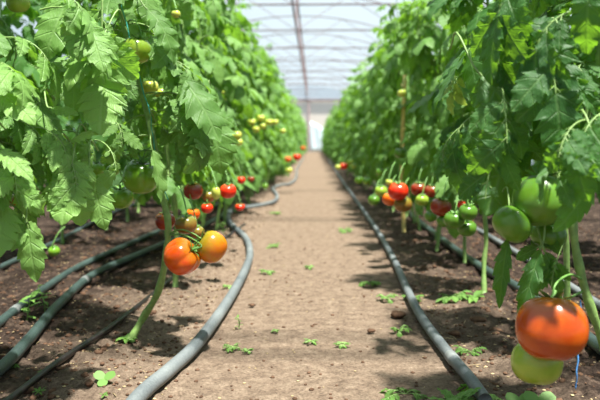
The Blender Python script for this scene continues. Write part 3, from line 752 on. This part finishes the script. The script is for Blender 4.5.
def ground():
    ys = [-1.0, 0.0, 0.5]; y = 0.9
    while y < 40: ys.append(y); y *= 1.0052
    ys.append(41)
    xs = np.concatenate([np.linspace(-5, -1.6, 60), np.arange(-1.59, 1.6, 0.0085), np.linspace(1.61, 5, 60)])
    X, Y = np.meshgrid(xs, np.array(ys)); Z = gh(X, Y)
    n, m = X.shape
    i = np.arange(n - 1)[:, None] * m; j = np.arange(m - 1)[None]
    f = np.stack([i + j, i + j + 1, i + m + j + 1, i + m + j], -1).reshape(-1, 4)
    mb = MB(); mb.add(np.stack([X, Y, Z], -1).reshape(-1, 3), f)
    mat, nt, out = new_mat('soil')
    tc = nd(nt, 'ShaderNodeTexCoord'); sp = nd(nt, 'ShaderNodeSeparateXYZ', {0: tc.outputs['Object']})
    n0 = nd(nt, 'ShaderNodeTexNoise', {'Vector': tc.outputs['Object'], 'Scale': 3.0, 'Detail': 5, 'Roughness': 0.6})
    n1 = nd(nt, 'ShaderNodeTexNoise', {'Vector': tc.outputs['Object'], 'Scale': 30.0, 'Detail': 6, 'Roughness': 0.7})
    n2 = nd(nt, 'ShaderNodeTexNoise', {'Vector': tc.outputs['Object'], 'Scale': 160.0, 'Detail': 4, 'Roughness': 0.7})
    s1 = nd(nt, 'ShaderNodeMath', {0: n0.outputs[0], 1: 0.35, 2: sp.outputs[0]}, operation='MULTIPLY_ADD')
    s2 = nd(nt, 'ShaderNodeMath', {0: s1.outputs[0], 1: 0.095}, operation='SUBTRACT')  # off-centre, so the shade painted into the right bed reaches nearer the path
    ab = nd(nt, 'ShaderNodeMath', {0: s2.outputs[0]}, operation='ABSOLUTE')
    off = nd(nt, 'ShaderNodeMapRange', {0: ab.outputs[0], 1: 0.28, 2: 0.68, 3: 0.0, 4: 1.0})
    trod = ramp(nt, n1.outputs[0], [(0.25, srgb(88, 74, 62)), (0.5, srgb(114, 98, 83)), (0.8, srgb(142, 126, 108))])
    loose = ramp(nt, n1.outputs[0], [(0.34, srgb(26, 20, 17)), (0.54, srgb(58, 47, 40)), (0.76, srgb(116, 98, 84))])  # loose bed soil, its colour also darkened for shade under the plants
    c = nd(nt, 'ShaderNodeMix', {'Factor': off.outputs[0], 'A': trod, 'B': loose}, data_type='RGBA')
    sp2 = ramp(nt, n2.outputs[0], [(0.32, (0.45, 0.43, 0.42, 1)), (0.5, (1, 1, 1, 1)), (0.68, (1.5, 1.5, 1.5, 1))])
    c2 = nd(nt, 'ShaderNodeMix', {'Factor': 0.8, 'A': c.outputs['Result'], 'B': sp2}, data_type='RGBA', blend_type='MULTIPLY')
    hh = nd(nt, 'ShaderNodeMath', {0: n2.outputs[0], 1: 0.5, 2: n1.outputs[0]}, operation='MULTIPLY_ADD')
    bp = nd(nt, 'ShaderNodeBump', {'Height': hh.outputs[0], 'Strength': 1.0, 'Distance': 0.009})
    b = nd(nt, 'ShaderNodeBsdfPrincipled', {'Base Color': c2.outputs['Result'], 'Roughness': 0.95, 'Specular IOR Level': 0.1, 'Normal': bp.outputs[0]})
    nt.links.new(b.outputs[0], out.inputs[0])
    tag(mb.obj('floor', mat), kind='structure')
ground()

def lump(mb, c, r, rr, mi=0, sq=0.6, tint=0.5):
    """irregular clod"""
    n1, n2 = 4, 6; V = []
    ph = rr.uniform(0, 6.28)
    for i in range(n1 + 1):
        th = PI * i / n1
        for j in range(n2):
            a = 2 * PI * j / n2 + ph; k = r * rr.uniform(0.75, 1.2)
            V.append((c[0] + k * math.sin(th) * math.cos(a), c[1] + k * math.sin(th) * math.sin(a), c[2] + sq * k * math.cos(th)))
    i = np.arange(n1)[:, None] * n2; j = np.arange(n2)[None]; j2 = (j + 1) % n2
    mb.add(V, np.stack([i + j, i + n2 + j, i + n2 + j2, i + j2], -1).reshape(-1, 4), tint, None, mi)
rr = random.Random(77)
mb = MB(); mb2 = MB()
cnt = 0
while cnt < 11000:
    y = 1.25 * math.exp(rr.random() ** 1.15 * 1.7); x = rr.uniform(-1.5, 1.7)
    if abs(x) < 0.30 and rr.random() < 0.88: continue
    z = float(gh(np.array([x]), np.array([y]))[0])
    if rr.random() < 0.68: lump(mb, (x, y, z + 0.001), rr.uniform(0.0025, 0.006) * (rr.uniform(1.5, 2.8) if rr.random() < 0.2 and abs(x) > .42 else 1), rr)
    else:
        r = rr.uniform(0.0018, 0.0045); lump(mb2, (x, y, z + 0.001), r, rr, sq=0.35)
    cnt += 1
tag(mb.obj('soil_crumbs', M['clod'], smooth=False), 'loose brown crumbs of soil scattered over the beds and path edges', 'soil crumbs', kind='stuff')
# dry bits and straw
for k in range(420):
    y = 1.25 * math.exp(rr.random() * 1.3); x = rr.choice((-1, 1)) * rr.uniform(0.3, 1.3); z = float(gh(np.array([x]), np.array([y]))[0]) + 0.003
    a = rr.uniform(0, 6.28); l = rr.uniform(0.006, 0.028); d = np.array([math.cos(a), math.sin(a), rr.uniform(-.1, .15)])
    p = np.array([x, y, z]); tube(mb2, [p, p + d * l * .5 + np.array([0, 0, .001]), p + d * l], 0.0008, 4)
tag(mb2.obj('straw_litter', M['pebble'], smooth=False), 'pale bits of straw and dry leaf littering the soil', 'litter', kind='stuff')
# countable clods
def clod(px, py, r, label, seed):
    g = G(px, py, 0); q = random.Random(seed); m = MB(); n1, n2 = 10, 16; V = []
    for i in range(n1 + 1):
        th = PI * i / n1
        for j in range(n2):
            a = 2 * PI * j / n2
            k = r * (1 + 0.18 * math.sin(3 * a + seed) * math.sin(th) + 0.12 * math.cos(5 * a + 2 * th) + q.uniform(-.05, .05))
            V.append((1.25 * k * math.sin(th) * math.cos(a), k * math.sin(th) * math.sin(a), 0.55 * k * math.cos(th)))
    i = np.arange(n1)[:, None] * n2; j = np.arange(n2)[None]; j2 = (j + 1) % n2
    m.add(V, np.stack([i + j, i + n2 + j, i + n2 + j2, i + j2], -1).reshape(-1, 4))
    o = m.obj('soil_clod', M['clod'], smooth=False); o.location = (g.x, g.y, r * 0.4); tag(o, label, 'clod')
clod(398, 317, 0.018, 'reddish brown clod of soil beside the right path hose', 1)
clod(371, 332, 0.009, 'small dark clod lying on the path left of the reddish clod', 2)
clod(478, 322, 0.016, 'lumpy brown clod between the two right hoses', 3)
clod(496, 332, 0.013, 'round clod beside the lumpy brown one between the right hoses', 4)
clod(455, 335, 0.012, 'pale clod right of the coupling on the right path hose', 5)
clod(252, 306, 0.008, 'small dark clod just right of the left path hose', 6)

# ------------------------------------------------------------------ weeds
def weed(px, py, size, kind, label, seed, group=None, spread=1.0):
    if kind == 'feathery': size *= 0.8
    g = G(px, py, 0); r = random.Random(seed); root = (g.x, g.y, 0.0)
    fo = Foliage(0, seed); base = np.array([g.x, g.y, 0.0])
    if kind == 'clover':
        cl = np.array([0, 0, 0.0])
        for k in range(3):
            a = k * 2.1 + 0.5; e = base + np.array([math.cos(a) * .012, math.sin(a) * .012, size * 0.7]) * 1.0
            st = base + np.array([0, 0, size * .55])
            disc = [st]; d = np.array([math.cos(a), math.sin(a) * 0.7, 0.55 * math.sin(a) + .1]); sd2 = nrm(np.cross(d, np.array([0, -.6, 1.0])))
            N2 = 12; V = [st + d * size * .45]
            for q in range(N2):
                t = 2 * PI * q / N2; V.append(st + d * size * (0.5 - 0.5 * math.cos(t) * (1 - .12 * (abs(t - PI) < .3))) + sd2 * size * .42 * math.sin(t))
            fo.mb.add(V, [[0, 1 + q, 1 + (q + 1) % N2] for q in range(N2)], r.uniform(.2, .5), np.full((N2 + 1, 2), 0.31))
        tube(fo.mb, [base, base + UP * size * .55], 0.0012, 5, 1)
    elif kind == 'rosette':
        for k in range(9):
            a = k * 2.4 + r.uniform(-.3, .3); el = r.uniform(0.1, 0.9)
            h = np.array([math.cos(a), math.sin(a), el])
            fo.leaflet(base + UP * 0.004, h, UP * 1.0 - 0.3 * h, size * r.uniform(.6, 1.1), r.uniform(.3, .9), None, 0.7)
    elif kind == 'tall':
        p = smooth_path([base, base + np.array([r.uniform(-.01, .01), 0, size * .5]), base + np.array([r.uniform(-.03, .03), r.uniform(-.02, .02), size])], 5)
        tube(fo.mb, p, np.linspace(.002, .0012, len(p)), 6, 1)
        for k in range(9):
            a = k * 2.4 + seed; o = p[min(len(p) - 1, 2 + k)]
            fo.leaflet(o, np.array([math.cos(a), math.sin(a), r.uniform(-.1, .7)]), UP, size * r.uniform(.35, .55), r.uniform(.3, .9), None, 0.8)
    elif kind == 'feathery':
        for k in range(7):
            a = k * 0.9 + r.uniform(-.3, .3)
            fo.compound(base + UP * 0.003, (math.cos(a), math.sin(a)), size * r.uniform(.8, 1.2), r.uniform(0.3, 1.0), 0.9, 0, r.uniform(.3, .9))
    elif kind == 'lobed':
        for k in range(5):
            a = [-0.2, 0.7, 2.6, 3.6, 1.7][k]
            fo.compound(base + UP * 0.004, (math.cos(a), math.sin(a)), size * r.uniform(.9, 1.2), r.uniform(0.2, 0.7), 0.7, 0, r.uniform(.3, .8))
    o = fo.build('weed', [M['weed'], M['stem']], None, base)
    o.data.update()
    tag(o, label, 'weed', group); return o
weed(104, 385, 0.026, 'clover', 'three-leaved bright green seedling in the lower left corner', 1)
weed(39, 394, 0.018, 'rosette', 'small green seedling at the bottom edge near the left corner', 2)
weed(104, 397, 0.012, 'rosette', 'tiny seedling at the bottom edge right of the three-leaved seedling', 3)
weed(16, 368, 0.014, 'rosette', 'tiny sprout beside the lower dark hose at the left edge', 4)
weed(42, 373, 0.014, 'rosette', 'small dim sprout between the lower dark hose and the drip pipe', 5)
weed(27, 322, 0.085, 'tall', 'leafy weed growing between the two dark hoses at the left', 6)
weed(45, 312, 0.075, 'tall', 'broad-leaved weed beside the leafy one between the dark hoses', 7)
weed(127, 341, 0.045, 'rosette', 'little leaf shoot at the foot of the bare tomato stem', 8)
weed(232, 349, 0.035, 'feathery', 'bright green tuft on the path right of the left hose', 9)
weed(239, 328, 0.030, 'tall', 'thin sprout above the bright green tuft by the left hose', 10)
weed(248, 352, 0.020, 'feathery', 'dull green sprig lying right of the bright green tuft', 11)
weed(275, 332, 0.016, 'feathery', 'tiny sprig in the middle of the path', 12)
weed(310, 343, 0.026, 'feathery', 'left one of two low sprigs on the path foreground', 13)
weed(342, 346, 0.026, 'feathery', 'right one of two low sprigs on the path foreground', 14)
weed(310, 268, 0.035, 'feathery', 'flat green sprig in the middle of the path farther up', 15)
weed(268, 273, 0.045, 'feathery', 'loose dull weed on the left of the path beside the hose bend', 16)
weed(273, 247, 0.045, 'feathery', 'weed patch on the left of the path past the hose bend', 17)
weed(228, 288, 0.03, 'feathery', 'weed touching the outer side of the left path hose', 18)
weed(368, 285, 0.06, 'feathery', 'weed tuft on the path left of the right hose', 19)
weed(386, 300, 0.05, 'feathery', 'weed leaning against the right path hose', 20)
weed(399, 332, 0.045, 'feathery', 'dark green weed below the reddish clod', 21)
weed(413, 300, 0.05, 'feathery', 'weed hugging the right side of the right path hose', 22)
weed(452, 300, 0.075, 'feathery', 'weed patch at the left of the pale straight stem', 23)
weed(474, 300, 0.06, 'rosette', 'bright small weed at the foot of the pale straight stem', 24)
weed(468, 355, 0.05, 'feathery', 'feathery weed in the shade right of the right path hose', 25)
weed(478, 402, 0.085, 'lobed', 'broad-lobed weed over the end of the right path hose', 26)
weed(452, 406, 0.06, 'rosette', 'round-leaved weed at the bottom edge left of the broad-lobed weed', 27)
weed(405, 396, 0.06, 'lobed', 'toothed low weed at the bottom edge left of the right hose', 28)
weed(540, 412, 0.034, 'clover', 'rounded seedling at the bottom edge below the light green tomato', 29)
weed(520, 411, 0.03, 'clover', 'second rounded seedling at the bottom edge, left of the first', 30)
weed(225, 236, 0.07, 'tall', 'leafy weed at the first sharp bend of the left hose', 31)
weed(275, 214, 0.07, 'rosette', 'weed beside the second bend of the left hose', 32)
weed(345, 232, 0.06, 'feathery', 'weed beside the path, left of the right hose further up', 33)

# ------------------------------------------------------------------ greenhouse
def film(name, tint, tw, col):
    m, nt, out = new_mat(name)
    t = nd(nt, 'ShaderNodeBsdfTransparent', {'Color': tint}); d = nd(nt, 'ShaderNodeBsdfTranslucent', {'Color': col})
    mx = nd(nt, 'ShaderNodeMixShader', {0: tw, 1: t.outputs[0], 2: d.outputs[0]}); nt.links.new(mx.outputs[0], out.inputs[0]); return m
M['film'] = film('roof_film', (0.96, 0.98, 1, 1), 0.115, (0.84, 0.94, 1.0, 1))
XC = -0.38; EAVE = 2.0; TIE = 2.9; RIDGE = 3.7; HW = 4.6
def arch(t): # t -1..1 across
    return XC + HW * t, EAVE + (RIDGE - EAVE) * math.cos(t * PI / 2) ** 0.75
mb = MB(); n = 28; ysr = np.linspace(-2, 40, 43); V = []
for y in ysr:
    for k in range(n + 1):
        x, z = arch(-1 + 2 * k / n); V.append((x, y, z + 0.03))
i = np.arange(len(ysr) - 1)[:, None] * (n + 1); j = np.arange(n)[None]
mb.add(V, np.stack([i + j, i + j + 1, i + n + 2 + j, i + n + 1 + j], -1).reshape(-1, 4))
tag(mb.obj('ceiling', M['film']), kind='structure')
for nm, x in (('wall_left', XC - HW), ('wall_right', XC + HW)):
    mb = MB(); mb.add([(x, -2, 0), (x, 40, 0), (x, 40, EAVE + .03), (x, -2, EAVE + .03)], [[0, 1, 2, 3]]); tag(mb.obj(nm, M['film']), kind='structure')
# end wall
def cloth(name, col, tr):
    m, nt, out = new_mat(name)
    t = nd(nt, 'ShaderNodeBsdfTransparent', {'Color': (0.98, 0.96, 0.94, 1)}); d = nd(nt, 'ShaderNodeBsdfDiffuse', {'Color': col})
    mx = nd(nt, 'ShaderNodeMixShader', {0: tr, 1: d.outputs[0], 2: t.outputs[0]}); nt.links.new(mx.outputs[0], out.inputs[0]); return m
M['gable'] = cloth('gable_film', srgb(215, 232, 245), 0.6)
M['wall'] = cloth('end_wall_film', srgb(232, 218, 202), 0.35)
M['endfilm'] = film('end_film', (1.0, 0.86, 0.74, 1), 0.2, (0.95, 0.86, 0.78, 1))
M['sheet'] = simple('pale_sheet', srgb(205, 222, 228), 0.5, 0.2, 3, 0.04)
mb = MB(); V = [(XC, 40, EAVE)]
V = [(XC - HW, 40, 0), (XC + HW, 40, 0)] + [(arch(1 - 2 * k / n)[0], 40, arch(1 - 2 * k / n)[1] + .03) for k in range(n + 1)]
low = MB(); low.add([(XC - HW, 40, 0), (XC + HW, 40, 0), (XC + HW, 40, TIE), (XC - HW, 40, TIE)], [[0, 1, 2, 3]])
tag(low.obj('wall_back', M['wall']), kind='structure')
up = MB(); vv = []
for k in range(n + 1):
    x, z = arch(-1 + 2 * k / n); vv += [(x, 40, min(TIE, z)), (x, 40, z + .03)]
for k in range(n):
    up.add([vv[2*k], vv[2*k+2], vv[2*k+3], vv[2*k+1]], [[0, 1, 2, 3]])
tag(up.obj('wall_back_gable', M['gable']), kind='structure')
mb = MB(); V = []
for a in range(13):
    for k in range(9):
        u = a / 12; w = k / 8; V.append((-0.2 + 1.7 * u, 39.85 - 0.05 * math.sin(u * 20 + w * 3), 0.02 + w * (1.7 - 0.9 * u)))
i = np.arange(12)[:, None] * 9; j = np.arange(8)[None]
mb.add(V, np.stack([i + j, i + 9 + j, i + 10 + j, i + 1 + j], -1).reshape(-1, 4))
o = mb.obj('plastic_sheet', M['sheet'], origin=(0, 39.85, 0)); tag(o, 'pale bluish plastic sheet draped at the far end of the path', 'plastic sheet')
so = o.modifiers.new('thick', 'SOLIDIFY'); so.thickness = 0.01
# steel frames: each one thing with arch, tie, posts and braces
def bar(mb, a, b, r=0.025, sides=6): tube(mb, [a, b], r, sides)
def truss(y):
    root = empty('roof_truss', (XC, y, EAVE))
    O = (XC, y, EAVE)
    m = MB(); pts = [(arch(-1 + 2 * k / 24)[0], y, arch(-1 + 2 * k / 24)[1]) for k in range(25)]; tube(m, pts, 0.013, 6); m.obj('arch_rib', M['steel'], root, origin=O)
    # tie between arch points at TIE height
    tt = 1.0
    for k in range(200):
        if arch(k / 200)[1] < TIE: tt = k / 200; break
    xr = arch(tt)[0]; xl = arch(-tt)[0]
    m = MB(); bar(m, (xl, y, TIE), (xr, y, TIE), 0.017); m.obj('tie_bar', M['steel'], root, origin=O)
    m = MB(); bar(m, (XC, y, TIE), (XC, y, RIDGE), 0.022); m.obj('king_post', M['steel'], root, origin=O)
    for sg in (-1, 1):
        for (x0, x1) in ((0, 1.1), (2.2, 1.1)):
            m = MB(); xa = XC + sg * x0; xb = XC + sg * x1
            u = (xb - XC) / HW
            if x0 == 0: bar(m, (xa, y, TIE), (xb, y, arch(u)[1]), 0.007, 5)
            else: bar(m, (xa, y, TIE), (xb, y, arch(u)[1]), 0.007, 5)
            m.obj('brace', M['steel'], root, origin=O)
        m = MB(); bar(m, (XC + sg * HW, y, 0), (XC + sg * HW, y, EAVE), 0.03); m.obj('side_post', M['steel'], root, origin=O)
    tag(root, 'rusty steel roof truss spanning the greenhouse above the path', 'roof truss', 'roof trusses of the greenhouse')
    return root
tr0 = truss(12.4)
k = 0
for y in [1.0, 3.9, 6.7, 9.5] + [15.2 + 2.8 * q for q in range(9)]:
    c = copy_plant(tr0, (XC, y, EAVE), 0)
mb = MB(); bar(mb, (XC, -2, RIDGE - .02), (XC, 40, RIDGE - .02), 0.025); tag(mb.obj('ridge_pole', M['steel'], origin=(XC, 0, RIDGE)), 'long rusty ridge pole running under the roof top', 'pole')
mb = MB(); bar(mb, (XC, 3.9, TIE + .03), (XC, 40, TIE + .03), 0.02); tag(mb.obj('tie_pole', M['steel'], origin=(XC, 0, TIE)), 'long rusty pole joining the truss ties above the path', 'pole')
mb = MB(); bar(mb, (XC - HW, 39.9, TIE), (XC + HW, 39.9, TIE), 0.07); tag(mb.obj('trim_1', M['steel'], origin=(XC, 39.9, TIE)), kind='structure')
mb = MB(); bar(mb, (-0.3, 39.9, 0), (-0.3, 39.9, TIE), 0.05); tag(mb.obj('end_post', M['steel'], origin=(-0.3, 39.9, 0)), 'rusty upright post in the far end wall', 'post')

# ------------------------------------------------------------------ light
w = bpy.data.worlds.new('sky'); bpy.context.scene.world = w; w.use_nodes = True
bg = w.node_tree.nodes['Background']; bg.inputs[0].default_value = (0.68, 0.86, 1.0, 1); bg.inputs[1].default_value = 0.84
sd = bpy.data.lights.new('sun', 'SUN'); so = bpy.data.objects.new('sun', sd); C.objects.link(so)
sd.energy = 23.0; sd.angle = math.radians(2.0); sd.color = (1, 0.96, 0.88)
dirv = Vector((0.20, -0.22, 1)).normalized()   # towards the sun
so.rotation_euler = dirv.to_track_quat('Z', 'Y').to_euler(); so.location = (0, 0, 8)

sc = bpy.context.scene
sc.view_settings.view_transform = 'Standard'; sc.view_settings.look = 'None'
sc.view_settings.exposure = -0.5; sc.view_settings.gamma = 1.0
sc.cycles.max_bounces = 8; sc.cycles.transparent_max_bounces = 12; sc.cycles.transmission_bounces = 6; sc.cycles.diffuse_bounces = 4
